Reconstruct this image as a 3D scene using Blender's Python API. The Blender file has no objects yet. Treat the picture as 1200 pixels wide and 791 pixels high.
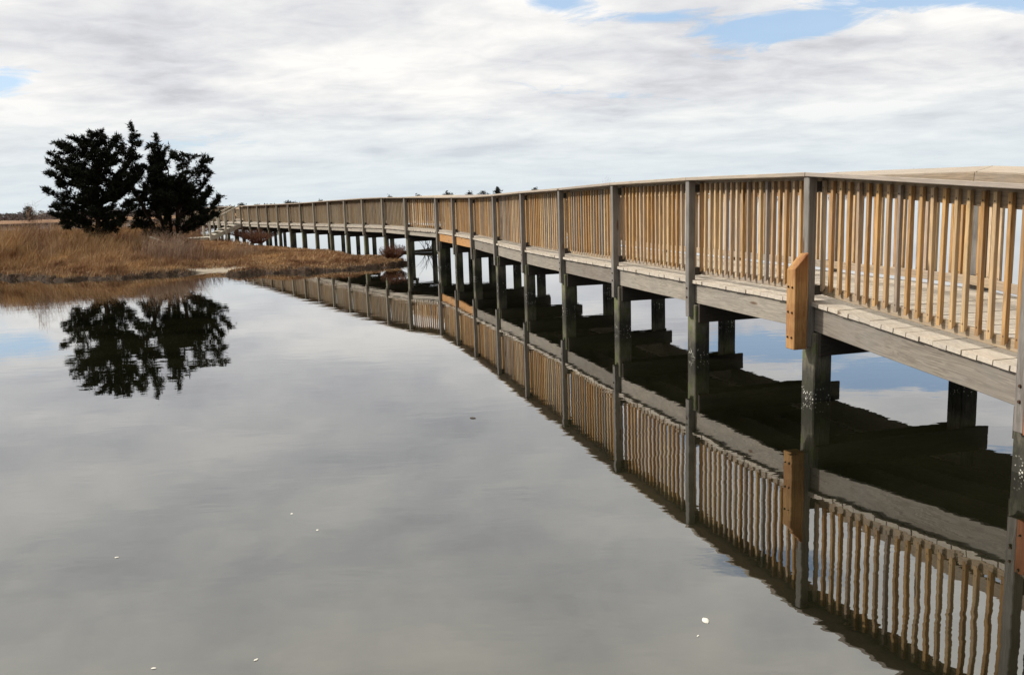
import bpy, bmesh, math, random
import numpy as np
from mathutils import Vector, Matrix, noise as mnoise
random.seed(7); rng = np.random.default_rng(11)
S = bpy.context.scene
COL = S.collection

# ------------------------------------------------------------------ camera
F, PITCH, ROLL, CAMH = 1015.0, 0.1565, 0.032, 2.0
cam = bpy.data.cameras.new('camera'); camo = bpy.data.objects.new('camera', cam); COL.objects.link(camo)
cam.sensor_width = 36; cam.lens = F / 1200 * 36; cam.clip_end = 12000; cam.clip_start = .05
c, s = math.cos(PITCH), math.sin(PITCH); cr, sr = math.cos(ROLL), math.sin(ROLL)
Rt, Dn, Fw = Vector((1, 0, 0)), Vector((0, -s, -c)), Vector((0, c, -s))
xi, yi = cr * Rt + sr * Dn, -sr * Rt + cr * Dn
M = Matrix((xi, -yi, -Fw)).transposed().to_4x4(); M.translation = (0, 0, CAMH)
camo.matrix_world = M
S.camera = camo

# ------------------------------------------------------------------ materials
class NT:
    def __init__(self, name):
        self.m = bpy.data.materials.new(name); self.m.use_nodes = True
        self.t = self.m.node_tree; self.n = self.t.nodes; self.l = self.t.links
        self.b = self.n['Principled BSDF']
    def add(self, typ, **kw):
        nd = self.n.new(typ)
        for k, v in kw.items(): setattr(nd, k, v)
        return nd
    def link(self, a, b): self.l.new(a, b)
    def noise(self, vec, scale, detail=4, rough=.55, dist=0.0):
        nd = self.add('ShaderNodeTexNoise'); nd.inputs['Scale'].default_value = scale
        nd.inputs['Detail'].default_value = detail; nd.inputs['Roughness'].default_value = rough
        nd.inputs['Distortion'].default_value = dist
        if vec is not None: self.link(vec, nd.inputs['Vector'])
        return nd.outputs['Fac']
    def ramp(self, fac, stops):
        nd = self.add('ShaderNodeValToRGB'); e = nd.color_ramp.elements
        while len(e) < len(stops): e.new(.5)
        for i, (p, col) in enumerate(stops):
            e[i].position = p
            if not isinstance(col, tuple): col = (col, col, col)
            e[i].color = (*col, 1)
        self.link(fac, nd.inputs[0]); return nd.outputs['Color']
    def mix(self, fac, a, b, mode='MIX'):
        nd = self.add('ShaderNodeMix', data_type='RGBA', blend_type=mode)
        for i, v in ((0, fac), (6, a), (7, b)):
            if isinstance(v, (int, float)): nd.inputs[i].default_value = v
            elif isinstance(v, tuple): nd.inputs[i].default_value = (*v, 1)
            else: self.link(v, nd.inputs[i])
        return nd.outputs[2]
    def math(self, op, a, b=0.0, clamp=False):
        nd = self.add('ShaderNodeMath', operation=op, use_clamp=clamp)
        for i, v in ((0, a), (1, b)):
            if isinstance(v, (int, float)): nd.inputs[i].default_value = v
            else: self.link(v, nd.inputs[i])
        return nd.outputs[0]
    def mapping(self, vec, scale=(1, 1, 1), loc=None):
        nd = self.add('ShaderNodeMapping'); nd.inputs['Scale'].default_value = scale
        self.link(vec, nd.inputs['Vector'])
        if loc is not None: self.link(loc, nd.inputs['Location'])
        return nd.outputs['Vector']
    def bump(self, h, strength=.3, dist=.01):
        nd = self.add('ShaderNodeBump'); nd.inputs['Strength'].default_value = strength
        nd.inputs['Distance'].default_value = dist; self.link(h, nd.inputs['Height'])
        self.link(nd.outputs['Normal'], self.b.inputs['Normal'])

def wood(name, cols, axis='X', island=False, rough=.85, grain=1.0, weather=.5, spots=.0, greycol=(.25, .235, .22)):
    """long-grain timber; cols = list of per-piece base colours"""
    w = NT(name); tc = w.add('ShaderNodeTexCoord').outputs['Object']
    if island: rnd = w.add('ShaderNodeNewGeometry').outputs['Random Per Island']
    else: rnd = w.add('ShaderNodeObjectInfo').outputs['Random']
    off = w.add('ShaderNodeCombineXYZ')
    for i in range(3): w.link(w.math('MULTIPLY', rnd, 37.3 + 11 * i), off.inputs[i])
    sc = {'X': (1.2, 22, 22), 'Y': (22, 1.2, 22), 'Z': (22, 22, 1.2)}[axis]
    v = w.mapping(tc, sc, off.outputs[0])
    g = w.noise(v, 1.0, 6, .6, .9)
    v2 = w.mapping(tc, tuple(x * 4.2 for x in sc), off.outputs[0])
    fine = w.noise(v2, 1.0, 3, .6)
    base = w.ramp(rnd, [(i / max(1, len(cols) - 1), col) for i, col in enumerate(cols)])
    k = w.ramp(g, [(.28, .45), (.42, 1.0), (.50, .66), (.56, 1.08), (.63, .75), (.72, 1.2)])
    col = w.mix(grain, base, k, 'MULTIPLY')
    col = w.mix(.55, col, w.ramp(fine, [(.3, .7), (.7, 1.15)]), 'MULTIPLY')
    blot = w.noise(w.mapping(tc, (1.5, 1.5, 1.5), off.outputs[0]), 1.6, 4, .6)
    col = w.mix(w.ramp(blot, [(.42, 0.0), (.68, weather)]), col, greycol)
    # knots
    vo = w.add('ShaderNodeTexVoronoi'); vo.inputs['Scale'].default_value = 1.0
    ks = {'X': (1.1, 5, 5), 'Y': (5, 1.1, 5), 'Z': (5, 5, 1.1)}[axis]
    w.link(w.mapping(tc, ks, off.outputs[0]), vo.inputs['Vector'])
    col = w.mix(w.ramp(vo.outputs['Distance'], [(.06, .8), (.12, 0.0)]), col, (.09, .045, .02))
    if axis == 'Z' and 'baluster' in name and not island:
        sz = w.add('ShaderNodeSeparateXYZ'); w.link(tc, sz.inputs[0])
        az_ = w.math('ABSOLUTE', w.math('SUBTRACT', w.math('ABSOLUTE', sz.outputs['Z']), .40))
        nl = w.math('ADD', az_, w.math('ABSOLUTE', sz.outputs['Y']))
        col = w.mix(w.ramp(nl, [(.006, .95), (.010, 0.0)]), col, (.05, .03, .02))
        lo = w.math('ADD', w.math('MULTIPLY', sz.outputs['Z'], -1.0), w.math('MULTIPLY', w.noise(w.mapping(tc, (9, 9, 3), off.outputs[0]), 1, 3), .5))
        col = w.mix(w.ramp(lo, [(.62, 0.0), (.80, .55)]), col, (.16, .10, .06))
    if spots:
        dk = w.noise(w.mapping(tc, (2.5, 2.5, 2.5), off.outputs[0]), 1.0, 3, .5)
        col = w.mix(w.ramp(dk, [(.44, 0.0), (.62, spots)]), col, (.17, .045, .015))
    w.link(col, w.b.inputs['Base Color']); w.b.inputs['Roughness'].default_value = rough
    w.b.inputs['Specular IOR Level'].default_value = .25
    w.bump(w.math('ADD', w.math('MULTIPLY', g, .6), w.math('MULTIPLY', fine, .4)), .5, .006)
    return w.m

TAN = [(.58, .37, .18), (.68, .49, .28), (.48, .26, .10), (.66, .50, .33), (.46, .34, .24), (.60, .36, .15), (.42, .24, .10), (.52, .30, .12), (.30, .265, .24), (.62, .42, .21)]
TAN2 = [(.34, .25, .16), (.38, .285, .18), (.30, .215, .135), (.42, .33, .22), (.28, .235, .18)]
MW = dict(
    bal=wood('baluster wood', TAN, 'Z', weather=.25),
    bal_i=wood('baluster wood distant', TAN, 'Z', True, weather=.25),
    bal_f=wood('older baluster wood', TAN2, 'Z', True, weather=.35),
    post=wood('weathered grey post', [(.20, .18, .165), (.27, .25, .225), (.16, .15, .14)], 'Z', weather=.6),
    postf=wood('pale older post', [(.25, .225, .18), (.34, .31, .26), (.16, .14, .11)], 'Z', weather=.4),
    cap=wood('cap rail wood', [(.37, .31, .25), (.42, .35, .28), (.34, .29, .25)], 'X', weather=.3, grain=.5, greycol=(.31, .29, .265)),
    rail=wood('rail wood', [(.40, .31, .21), (.44, .34, .24), (.34, .29, .24)], 'X', weather=.5),
    railt=wood('warm top rail wood', [(.34, .22, .11), (.36, .26, .16), (.30, .24, .18)], 'X', weather=.4),
    fascia=wood('weathered fascia', [(.31, .275, .23), (.23, .20, .17), (.36, .32, .27)], 'X', weather=.6, greycol=(.23, .215, .195)),
    fasco=wood('pale older fascia', [(.46, .41, .34), (.50, .45, .38), (.40, .36, .30)], 'X', weather=.3, greycol=(.36, .34, .31)),
    fascn=wood('new orange fascia', [(.52, .27, .10), (.55, .30, .12)], 'X', weather=.2),
    deck=wood('deck boards', [(.50, .44, .37), (.56, .50, .43), (.45, .40, .34), (.60, .53, .44)], 'Y', True, weather=.3, grain=.5, greycol=(.44, .41, .37)),
    block=wood('new orange timber', [(.44, .245, .10), (.44, .245, .10)], 'Z', weather=.0, spots=.75, greycol=(.5, .3, .1)),
    blockr=wood('rust stained timber', [(.36, .14, .07), (.36, .14, .07)], 'Z', weather=.0, spots=.9),
    beam=wood('shade dark under beam', [(.075, .062, .05), (.055, .047, .04)], 'X', weather=.4, greycol=(.05, .045, .04)),  # shade below the deck is put into this beam colour
    stair=wood('pale stair wood', [(.52, .48, .40), (.58, .54, .46)], 'X', weather=.2, greycol=(.5, .48, .44)),
)
def pile_mat():
    w = NT('tidal pile'); tc = w.add('ShaderNodeTexCoord').outputs['Object']
    rnd = w.add('ShaderNodeObjectInfo').outputs['Random']
    off = w.add('ShaderNodeCombineXYZ')
    for i in range(3): w.link(w.math('MULTIPLY', rnd, 29.3 + 17 * i), off.inputs[i])
    z = w.add('ShaderNodeSeparateXYZ'); w.link(tc, z.inputs[0]); z = z.outputs['Z']
    g = w.noise(w.mapping(tc, (18, 18, 2), off.outputs[0]), 1, 5, .6, 1)
    base = w.ramp(g, [(.3, (.035, .03, .02)), (.5, (.17, .155, .115)), (.62, (.08, .072, .048)), (.75, (.30, .28, .22))])
    patch = w.noise(w.mapping(tc, (5, 5, 5), off.outputs[0]), 1, 4, .65)
    col = w.mix(w.ramp(patch, [(.48, 0.0), (.6, .85)]), base, (.11, .125, .045))
    p2 = w.noise(w.mapping(tc, (9, 9, 6), off.outputs[0]), 1, 4, .6)
    zz = w.math('ADD', z, w.math('MULTIPLY', w.math('SUBTRACT', p2, .5), .5))
    wet = w.ramp(zz, [(.05, .96), (.16, .85), (.30, .35), (.42, 0.0)])
    col = w.mix(wet, col, (.018, .017, .012))
    vo = w.add('ShaderNodeTexVoronoi'); w.link(tc, vo.inputs['Vector']); vo.inputs['Scale'].default_value = 38
    brn = w.ramp(vo.outputs['Distance'], [(.22, 1.0), (.36, 0.0)])
    bm = w.ramp(w.noise(w.mapping(tc, (12, 12, 12), off.outputs[0]), 1, 2), [(.5, 0.0), (.56, 1.0)])
    band = w.ramp(z, [(.0, 1.0), (.09, 1.0), (.13, 0.0)])
    f = w.math('MULTIPLY', w.math('MULTIPLY', brn, bm), band)
    col = w.mix(f, col, (.62, .60, .54))
    w.link(col, w.b.inputs['Base Color']); w.b.inputs['Roughness'].default_value = .8
    w.bump(w.math('ADD', g, w.math('MULTIPLY', patch, .8)), .8, .015)
    return w.m
MW['pile'] = pile_mat()
def simple(name, col, rough=.9, metal=0, var=None, island=False):
    w = NT(name); w.b.inputs['Roughness'].default_value = rough; w.b.inputs['Metallic'].default_value = metal
    w.b.inputs['Specular IOR Level'].default_value = .2
    tc = w.add('ShaderNodeTexCoord').outputs['Object']
    f = w.noise(tc, 3, 4) if not island else w.add('ShaderNodeNewGeometry').outputs['Random Per Island']
    var = var or tuple(x * .6 for x in col)
    w.link(w.ramp(f, [(.0 if island else .35, col), (1 if island else .65, var)]), w.b.inputs['Base Color'])
    return w.m
M_bolt = simple('rusty bolt steel', (.10, .06, .04), .6, .5)
M_bark = simple('cedar bark', (.045, .03, .022))
M_leaf = simple('dark cedar foliage', (.007, .009, .005), .95, var=(.016, .019, .009), island=True)
M_shell = simple('bleached shell', (.75, .73, .66), .6)
M_twig = simple('dead wet wood', (.06, .05, .04))

# ------------------------------------------------------------------ helpers
def tag(o, label=None, cat=None, group=None, kind=None):
    for k, v in (('label', label), ('category', cat), ('group', group), ('kind', kind)):
        if v: o[k] = v
    return o
def link(name, me, m=None, parent=None):
    o = bpy.data.objects.new(name, me); COL.objects.link(o)
    if m is not None and not me.materials: me.materials.append(m)
    if parent is not None: o.parent = parent
    return o
def empty(name, loc=(0, 0, 0)):
    o = bpy.data.objects.new(name, None); COL.objects.link(o); o.location = loc; return o
def box_bm(L, w, h, bev=.004, jit=0.0, seg=1):
    """box along X, centred, subdivided a little so that edges are not ruler straight"""
    bm = bmesh.new(); bmesh.ops.create_cube(bm, size=1)
    bmesh.ops.scale(bm, vec=(L, w, h), verts=bm.verts)
    if seg > 1:
        ed = [e for e in bm.edges if abs((e.verts[0].co - e.verts[1].co).normalized().x) > .9]
        bmesh.ops.subdivide_edges(bm, edges=ed, cuts=seg - 1)
        for v in bm.verts:
            a = mnoise.noise(Vector((v.co.x * 1.3 + random.random() * .02 + jit * 371, 0, 3.3))) * jit
            b = mnoise.noise(Vector((v.co.x * 1.3 + jit * 571, 5, 1.3))) * jit
            v.co.y += a; v.co.z += b
    if bev:
        ed = [e for e in bm.edges if e.is_boundary is False and e.calc_face_angle(0) > .5]
        bmesh.ops.bevel(bm, geom=ed, offset=bev, segments=1, affect='EDGES')
    return bm
def tomesh(bm, name):
    me = bpy.data.meshes.new(name); bm.to_mesh(me); bm.free(); return me
def board(name, p0, p1, w, h, mat, parent=None, bev=.004, tilt=0.0, jit=.002, side=None):
    """a board from p0 to p1 (centre line), w = horizontal width, h = depth"""
    p0, p1 = Vector(p0), Vector(p1); X = (p1 - p0); L = X.length; X.normalize()
    ref = Vector((0, 0, 1)) if abs(X.z) < .95 else (side or Vector((1, 0, 0)))
    if abs(X.z) < .95: Y = ref.cross(X).normalized(); Z = X.cross(Y)
    else: Y = ref.normalized(); Z = X.cross(Y).normalized()
    R = Matrix((X, Y, Z)).transposed()
    if tilt: R = R @ Matrix.Rotation(tilt, 3, 'X')
    o = link(name, tomesh(box_bm(L, w, h, bev, jit, 5 if L > 1 and jit else 1), name), mat, parent)
    o.matrix_world = Matrix.Translation((p0 + p1) / 2) @ R.to_4x4(); return o
def zpost(name, x, y, z0, z1, a, b, ang, mat, parent, bev=.006, worldz=False):
    """vertical timber a (along direction ang) x b (across), bottom z0 top z1; local z = world z when worldz"""
    bm = box_bm(z1 - z0, a, b, bev, .003, 4)
    bmesh.ops.rotate(bm, verts=bm.verts, cent=(0, 0, 0), matrix=Matrix.Rotation(-math.pi / 2, 3, 'Y') )
    # after rotation: X->Z ; local y = a ; local x = b
    if worldz:
        bmesh.ops.translate(bm, verts=bm.verts, vec=(0, 0, (z0 + z1) / 2)); loc = (x, y, 0)
    else: loc = (x, y, (z0 + z1) / 2)
    o = link(name, tomesh(bm, name), mat, parent)
    o.location = loc; o.rotation_euler = (0, 0, ang - math.pi / 2); return o
class Soup:
    def __init__(s): s.v = []; s.f = []
    def box(s, mtx, L, w, h):
        b = len(s.v)
        for x in (-.5, .5):
            for y in (-.5, .5):
                for z in (-.5, .5): s.v.append(mtx @ Vector((x * L, y * w, z * h)))
        s.f += [tuple(b + i for i in q) for q in ((0, 1, 3, 2), (4, 6, 7, 5), (0, 4, 5, 1), (2, 3, 7, 6), (0, 2, 6, 4), (1, 5, 7, 3))]
    def tube(s, pts, rad, n=6):
        b = len(s.v); N = len(pts)
        for i, (p, r) in enumerate(zip(pts, rad)):
            p = Vector(p); d = (Vector(pts[min(i + 1, N - 1)]) - Vector(pts[max(i - 1, 0)])).normalized()
            u = d.cross(Vector((.31, .9, .2))).normalized(); w = d.cross(u)
            for k in range(n):
                a = 2 * math.pi * k / n; s.v.append(p + (u * math.cos(a) + w * math.sin(a)) * r)
        for i in range(N - 1):
            for k in range(n):
                s.f.append((b + i * n + k, b + i * n + (k + 1) % n, b + (i + 1) * n + (k + 1) % n, b + (i + 1) * n + k))
        s.f.append(tuple(b + k for k in range(n))[::-1]); s.f.append(tuple(b + (N - 1) * n + k for k in range(n)))
    def build(s, name, mat, parent=None, smooth=False):
        me = bpy.data.meshes.new(name); me.from_pydata([tuple(v) for v in s.v], [], s.f); me.update()
        if smooth: me.polygons.foreach_set('use_smooth', [True] * len(me.polygons))
        return link(name, me, mat, parent)
def tri_mesh(name, V, Fc, mat, parent=None, tri=True):
    """V (n,3) float array, Fc (m,k) int array"""
    me = bpy.data.meshes.new(name); k = Fc.shape[1]
    me.vertices.add(len(V)); me.vertices.foreach_set('co', V.astype(np.float32).ravel())
    me.loops.add(Fc.size); me.loops.foreach_set('vertex_index', Fc.astype(np.int32).ravel())
    me.polygons.add(len(Fc)); me.polygons.foreach_set('loop_start', np.arange(0, Fc.size, k, dtype=np.int32))
    me.update(calc_edges=True); me.validate()
    return link(name, me, mat, parent)

# ------------------------------------------------------------------ the boardwalk
POSTS = [(3.475, 5.80), (2.80, 8.22), (2.17, 10.60), (1.53, 12.92), (.89, 15.45), (.25, 17.85), (-.36, 20.26), (-1.0, 22.68), (-1.61, 25.0), (-2.26, 27.2)]
J0 = np.array([-3.40, 28.69]); JS = np.array([-.993, 1.780])
NF = 23
POSTS = [(4.65, 1.0), (4.04, 3.40)] + POSTS + [tuple(J0 + k * JS) for k in range(NF)]
iZ, iA, iI, iJ = 2, 3, 11, 12
P = [Vector((x, y, 0)) for x, y in POSTS]; N = len(P)
ZD = [.29, .51, .735, .96, .97, .985, .98, .99, 1.03, 1.075, 1.09, 1.11, 1.18, 1.22] # deck surface height
ZD += [1.22] * (N - len(ZD))
ZC = [1.62, 1.82, 2.01, 2.185, 2.22, 2.225, 2.20, 2.19, 2.165, 2.155, 2.18, 2.20, 2.24, 2.27, 2.275, 2.26, 2.25, 2.23, 2.215]      # top of cap
ZC += [2.21] * (N - len(ZC))
DIR = [(P[min(i + 1, N - 1)] - P[max(i - 1, 0)]).normalized() for i in range(N)]
IN = [Vector((d.y, -d.x, 0)) for d in DIR]        # inward normal (away from the camera side)
ANG = [math.atan2(d.y, d.x) for d in DIR]
WID = 2.12
up = Vector((0, 0, 1))
bw = empty('boardwalk', (P[iA].x, P[iA].y, 0))
tag(bw, 'long raised wooden boardwalk with baluster railings standing on piles over still water', 'boardwalk')
def par(o):
    o.parent = bw; o.matrix_parent_inverse = Matrix.Translation(-bw.location); return o
def side_pt(i, n, far=False):
    """point n metres inward from the outer face of the post row (near or far row)"""
    return P[i] + IN[i] * ((WID - n) if far else n)
OPEN = (iJ + 12, iJ + 13)      # bay of the near railing that is open to the stairs
soup_near = {}; deck = Soup(); rest = Soup(); rest_old = Soup()
# baluster variants for the individual ones
def bal_mesh(L):
    bm = box_bm(L, .036, .037, .003, .0022, 3)
    bmesh.ops.rotate(bm, verts=bm.verts, cent=(0, 0, 0), matrix=Matrix.Rotation(-math.pi / 2, 3, 'Y'))
    for v in bm.verts:           # bevelled lower end
        if v.co.z < -L / 2 + .03: v.co.z += (v.co.x + .02) * .75
    me = tomesh(bm, 'baluster'); me.materials.append(MW['bal']); return me
BALM = [bal_mesh(1.11 - .04 - .055 - .10) for _ in range(6)]
nbal = 0
for i in range(N - 1):
    a, b = i, i + 1
    old = i >= iI
    L = (P[b] - P[a]).length
    d = (P[b] - P[a]).normalized(); nrm = Vector((d.y, -d.x, 0)); ang = math.atan2(d.y, d.x)
    for far in (False, True):
        if not far and i == OPEN[0] : continue
        if far and i > iJ + 16: continue
        sg = -1 if far else 1
        def q(i_, n, z): p = side_pt(i_, n, far); p.z = z; return p
        # cap: 2x8 leaning a little towards the walkway
        e = .0
        p0, p1 = q(a, .085, ZC[a] - .036), q(b, .085, ZC[b] - .036)
        dd = (p1 - p0).normalized() * .002
        par(board('cap_rail', p0 + dd, p1 - dd, .21, .038, MW['cap'], tilt=.07 if not far else -.24, jit=.0015))
        par(board('top_rail', q(a, .20, ZC[a] - .128), q(b, .20, ZC[b] - .128), .038, .15, MW['railt'] if not old else MW['rail'], jit=.0015))
        par(board('bottom_rail', q(a, .20, ZD[a] + .105), q(b, .20, ZD[b] + .105), .038, .09, MW['rail'], jit=.003))
        n = max(6, round(L / (.126 if not old else .124)))
        for k in range(n):
            t = (k + .5) / n + random.uniform(-.008, .008) / L
            if k == 0: t += .02
            x = q(a, .16, 0).lerp(q(b, .16, 0), t)
            zd = ZD[a] * (1 - t) + ZD[b] * t; zc = ZC[a] * (1 - t) + ZC[b] * t
            z0, z1 = zd + .10 + random.uniform(-.008, .006), zc - .088
            if (not far and i in (iZ, iA, iA + 1, iA + 2)) or (far and i in (iA, iA - 1)):
                o = link('baluster', random.choice(BALM)); o.location = (x.x, x.y, (z0 + z1) / 2)
                o.scale = (1, 1, (z1 - z0) / .915)
                o.rotation_euler = (random.uniform(-.006, .006), random.uniform(-.006, .006), ang + math.pi / 2 + (0 if far else math.pi) + random.uniform(-.03, .03))
                par(o); nbal += 1
            else:
                mt = Matrix.Translation((x.x, x.y, (z0 + z1) / 2)) @ Matrix.Rotation(ang + random.uniform(-.03, .03), 4, 'Z') @ Matrix.Rotation(random.uniform(-.006, .006), 4, 'X')
                (rest_old if i > iI else rest).box(mt, .036, .037, z1 - z0)
        # fascia
        if not far or True:
            zf = .155
            mat = MW['fascn'] if (i in (iI - 1, iI - 2) and not far) else MW['fascia']
            f0, f1 = q(a, .11, ZD[a] - zf - .008), q(b, .11, ZD[b] - zf - .008)
            dd = (f1 - f0).normalized() * .003
            if old: mat = MW['fasco']; f0.z += .05; f1.z += .05
            par(board('fascia_board', f0 + dd, f1 - dd, .04, .24 if not old else .15, mat, jit=.004))
    # stringers below the deck
    for n in (.55, .95, 1.35):
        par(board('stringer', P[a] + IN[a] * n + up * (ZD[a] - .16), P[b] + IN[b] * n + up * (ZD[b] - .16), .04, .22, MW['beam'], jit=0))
    # deck planks (one mesh)
    np_ = round(L / .146)
    for k in range(np_):
        t = (k + .5) / np_
        c0 = (P[a] + IN[a] * .05).lerp(P[b] + IN[b] * .05, t); c1 = (P[a] + IN[a] * (WID - .05)).lerp(P[b] + IN[b] * (WID - .05), t)
        cc = (c0 + c1) / 2; cc.z = ZD[a] * (1 - t) + ZD[b] * t - .019 + random.uniform(-.002, .002)
        yv = (c1 - c0).normalized(); xv = Vector((-yv.y, yv.x, (ZD[b] - ZD[a]) / L * 1)).normalized(); zv = xv.cross(yv)
        cc = cc + yv * random.uniform(-.006, .006)
        mt = Matrix.Translation(cc) @ Matrix((xv, yv, zv)).transposed().to_4x4()
        if i >= 1: deck.box(mt, L / np_ - .007, (c1 - c0).length, .038)
dk = par(deck.build('deck', MW['deck'])); 
rest_split = len(rest.f); off_ = len(rest.v); rest.v += rest_old.v; rest.f += [tuple(a + off_ for a in f) for f in rest_old.f]
r = par(rest.build('balusters', MW['bal_i'])); r['kind'] = 'stuff'; r.data.materials.append(MW['bal_f'])
r.data.polygons.foreach_set('material_index', [0] * rest_split + [1] * (len(rest.f) - rest_split))
for i in range(N):
    old = i > iI
    for far in (False, True):
        if far and i > iJ + 17: continue
        sgn = 1
        pm = MW['postf'] if old else MW['post']
        c0 = side_pt(i, .045, far)
        if i == iA and far: c0 = side_pt(i, .07, far)
        zb = (.52 if i >= iA else ZD[i] - .43) if not old else ZD[i] - .30
        wd = .09 if not (i == iA and far) else .15
        if far and i != iA: wd = .09
        par(zpost('post', c0.x, c0.y, zb, ZC[i] - .056, wd, wd, ANG[i], pm, None))
        # spacer between post and rails
        sp = side_pt(i, .125, far)
        for zz in (ZD[i] + .105, ZC[i] - .145):
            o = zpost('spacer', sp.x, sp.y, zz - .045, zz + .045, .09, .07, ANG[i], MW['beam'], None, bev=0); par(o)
        # pile
        pw = .20 if not old else .145
        pc = side_pt(i, (.055 + pw / 2 if not old else .01 + pw / 2 + .03) + (.07 if far else 0), far)
        zt = ZD[i] - .30
        o = par(zpost('pile', pc.x, pc.y, -1.0, zt, pw, pw, ANG[i] + random.uniform(-.03, .03), MW['pile'], None, bev=.012, worldz=True))
    # cross beams, one board each side of the piles
    pw = .20 if not old else .145
    for sgn in (-1, 1):
        ctr = P[i] + DIR[i] * sgn * (pw / 2 + .022)
        zz = ZD[i] - .278 - .12
        if old: zz = ZD[i] - .278 - .07
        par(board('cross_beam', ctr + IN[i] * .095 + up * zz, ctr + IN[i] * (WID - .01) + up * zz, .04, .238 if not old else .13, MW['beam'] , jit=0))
# extra piles at the heavy bent where the boardwalk turns
for n in (.42, 1.3):
    pc = P[iI] + IN[iI] * n + DIR[iI] * .25
    par(zpost('pile', pc.x, pc.y, -1, .70, .2, .2, ANG[iI], MW['pile'], None, bev=.012, worldz=True))
for i in range(iZ, iA + 5):
    for zz in (-.10, -.21):
        bm = bmesh.new(); bmesh.ops.create_cone(bm, cap_ends=True, segments=8, radius1=.014, radius2=.010, depth=.012)
        bmesh.ops.rotate(bm, verts=bm.verts, cent=(0, 0, 0), matrix=Matrix.Rotation(-math.pi / 2, 3, 'Y') @ Matrix.Rotation(0, 3, 'Z'))
        o = link('bolt', tomesh(bm, 'bolt'), M_bolt); pp = side_pt(i, -.006); o.location = (pp.x, pp.y, ZD[i] + zz); o.rotation_euler = (0, 0, ANG[i] - math.pi / 2); par(o)
# the orange splint timber on post A and the stained one on post Z
def splint(i, z0, z1, mat, label, ztop, front=False):
    w = .142; cc = P[i] - IN[i] * (w / 2 + .003)
    if front: cc = P[i] + IN[i] * (w / 2 - .012) - DIR[i] * (w / 2 + .05)
    bm = bmesh.new(); bmesh.ops.create_cube(bm, size=1)
    for v in bm.verts:
        top_ = v.co.z > 0; v.co.x *= w; v.co.y *= w; v.co.z = z1 if top_ else z0
        if top_ and v.co.x > 0: v.co.z += ztop
        if top_ and v.co.y < 0: v.co.z += ztop * .1
    bmesh.ops.bevel(bm, geom=list(bm.edges), offset=.006, segments=1, affect='EDGES')
    bmesh.ops.translate(bm, verts=bm.verts, vec=(0, 0, -z0))
    o = link('splint_timber', tomesh(bm, 'splint_timber'), mat)
    o.location = (cc.x, cc.y, z0); o.rotation_euler = (0, 0, ANG[i] - math.pi / 2)
    par(o); o['label'] = label
    bpy.context.view_layer.update()
    for zz in np.arange(z0 + .12, z1, .24):
        for y in (-.03, .035):
            bm = bmesh.new(); bmesh.ops.create_cone(bm, cap_ends=True, segments=8, radius1=.013, radius2=.009, depth=.012)
            bmesh.ops.rotate(bm, verts=bm.verts, cent=(0, 0, 0), matrix=Matrix.Rotation(-math.pi / 2, 3, 'Y'))
            h = link('bolt', tomesh(bm, 'bolt'), M_bolt, o); h.location = (-w / 2 - .005, y, zz - z0 + random.uniform(-.01, .01))
    return o
splint(iA, .51, 1.27, MW['block'], 'new orange timber splint bolted to a grey post', .15)
splint(iZ, .30, .68, MW['blockr'], 'red rust stained timber bolted to a grey post', .0, True)

# ------------------------------------------------------------------ stairs at the far end
k = OPEN[0]; s0 = P[k].lerp(P[k + 1], .0); s1 = P[k].lerp(P[k + 1], 1.0)
out = -IN[k]
st = empty('staircase', tuple((s0 + s1) / 2 + out * .8 + up * .3))
tag(st, 'small pale wooden staircase leading down from the boardwalk to the marsh beside the cedars', 'staircase')
def pst(o): o.parent = st; o.matrix_parent_inverse = Matrix.Translation(-st.location); return o
RUN = 1.7; z_lo = .42
for e_ in (s0, s1):
    pst(board('stringer', e_ + out * .02 + up * 1.08, e_ + out * RUN + up * (z_lo), .045, .22, MW['stair']))
    pst(board('handrail', e_ + out * .0 + up * 2.20, e_ + out * (RUN + .05) + up * (z_lo + .95), .12, .06, MW['stair']))
    for t in (.5, 1.0):
        p = e_ + out * RUN * t
        pst(board('post', p + up * .2, p + up * (1.2 * (1 - t) + z_lo * t + .98), .10, .10, MW['stair'], side=out))
for j in range(5):
    t = (j + .7) / 5; p = out * RUN * t + up * (1.2 * (1 - t) + z_lo * t)
    pst(board('tread', s0 + p, s1 + p, .26, .045, MW['stair']))
lw = empty('plank_path', tuple((s0 + s1) / 2 + out * 2.6 + up * .3))
tag(lw, 'low pale plank path in the dry grass at the foot of the stairs', 'plank path')
pa, pb = (s0 + s1) / 2 + out * RUN * 1.02, (s0 + s1) / 2 + out * (RUN + 2.6)
for nm, w_, h_, zz, off in (('planks', 1.1, .05, .47, 0), ('edge_beam', .05, .12, .38, .5), ('edge_beam', .05, .12, .38, -.5)):
    sd = Vector((-out.y, out.x, 0)) * off
    o = board(nm, pa + sd + up * zz, pb + sd + up * zz, w_, h_, MW['stair']); o.parent = lw; o.matrix_parent_inverse = Matrix.Translation(-lw.location)

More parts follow.
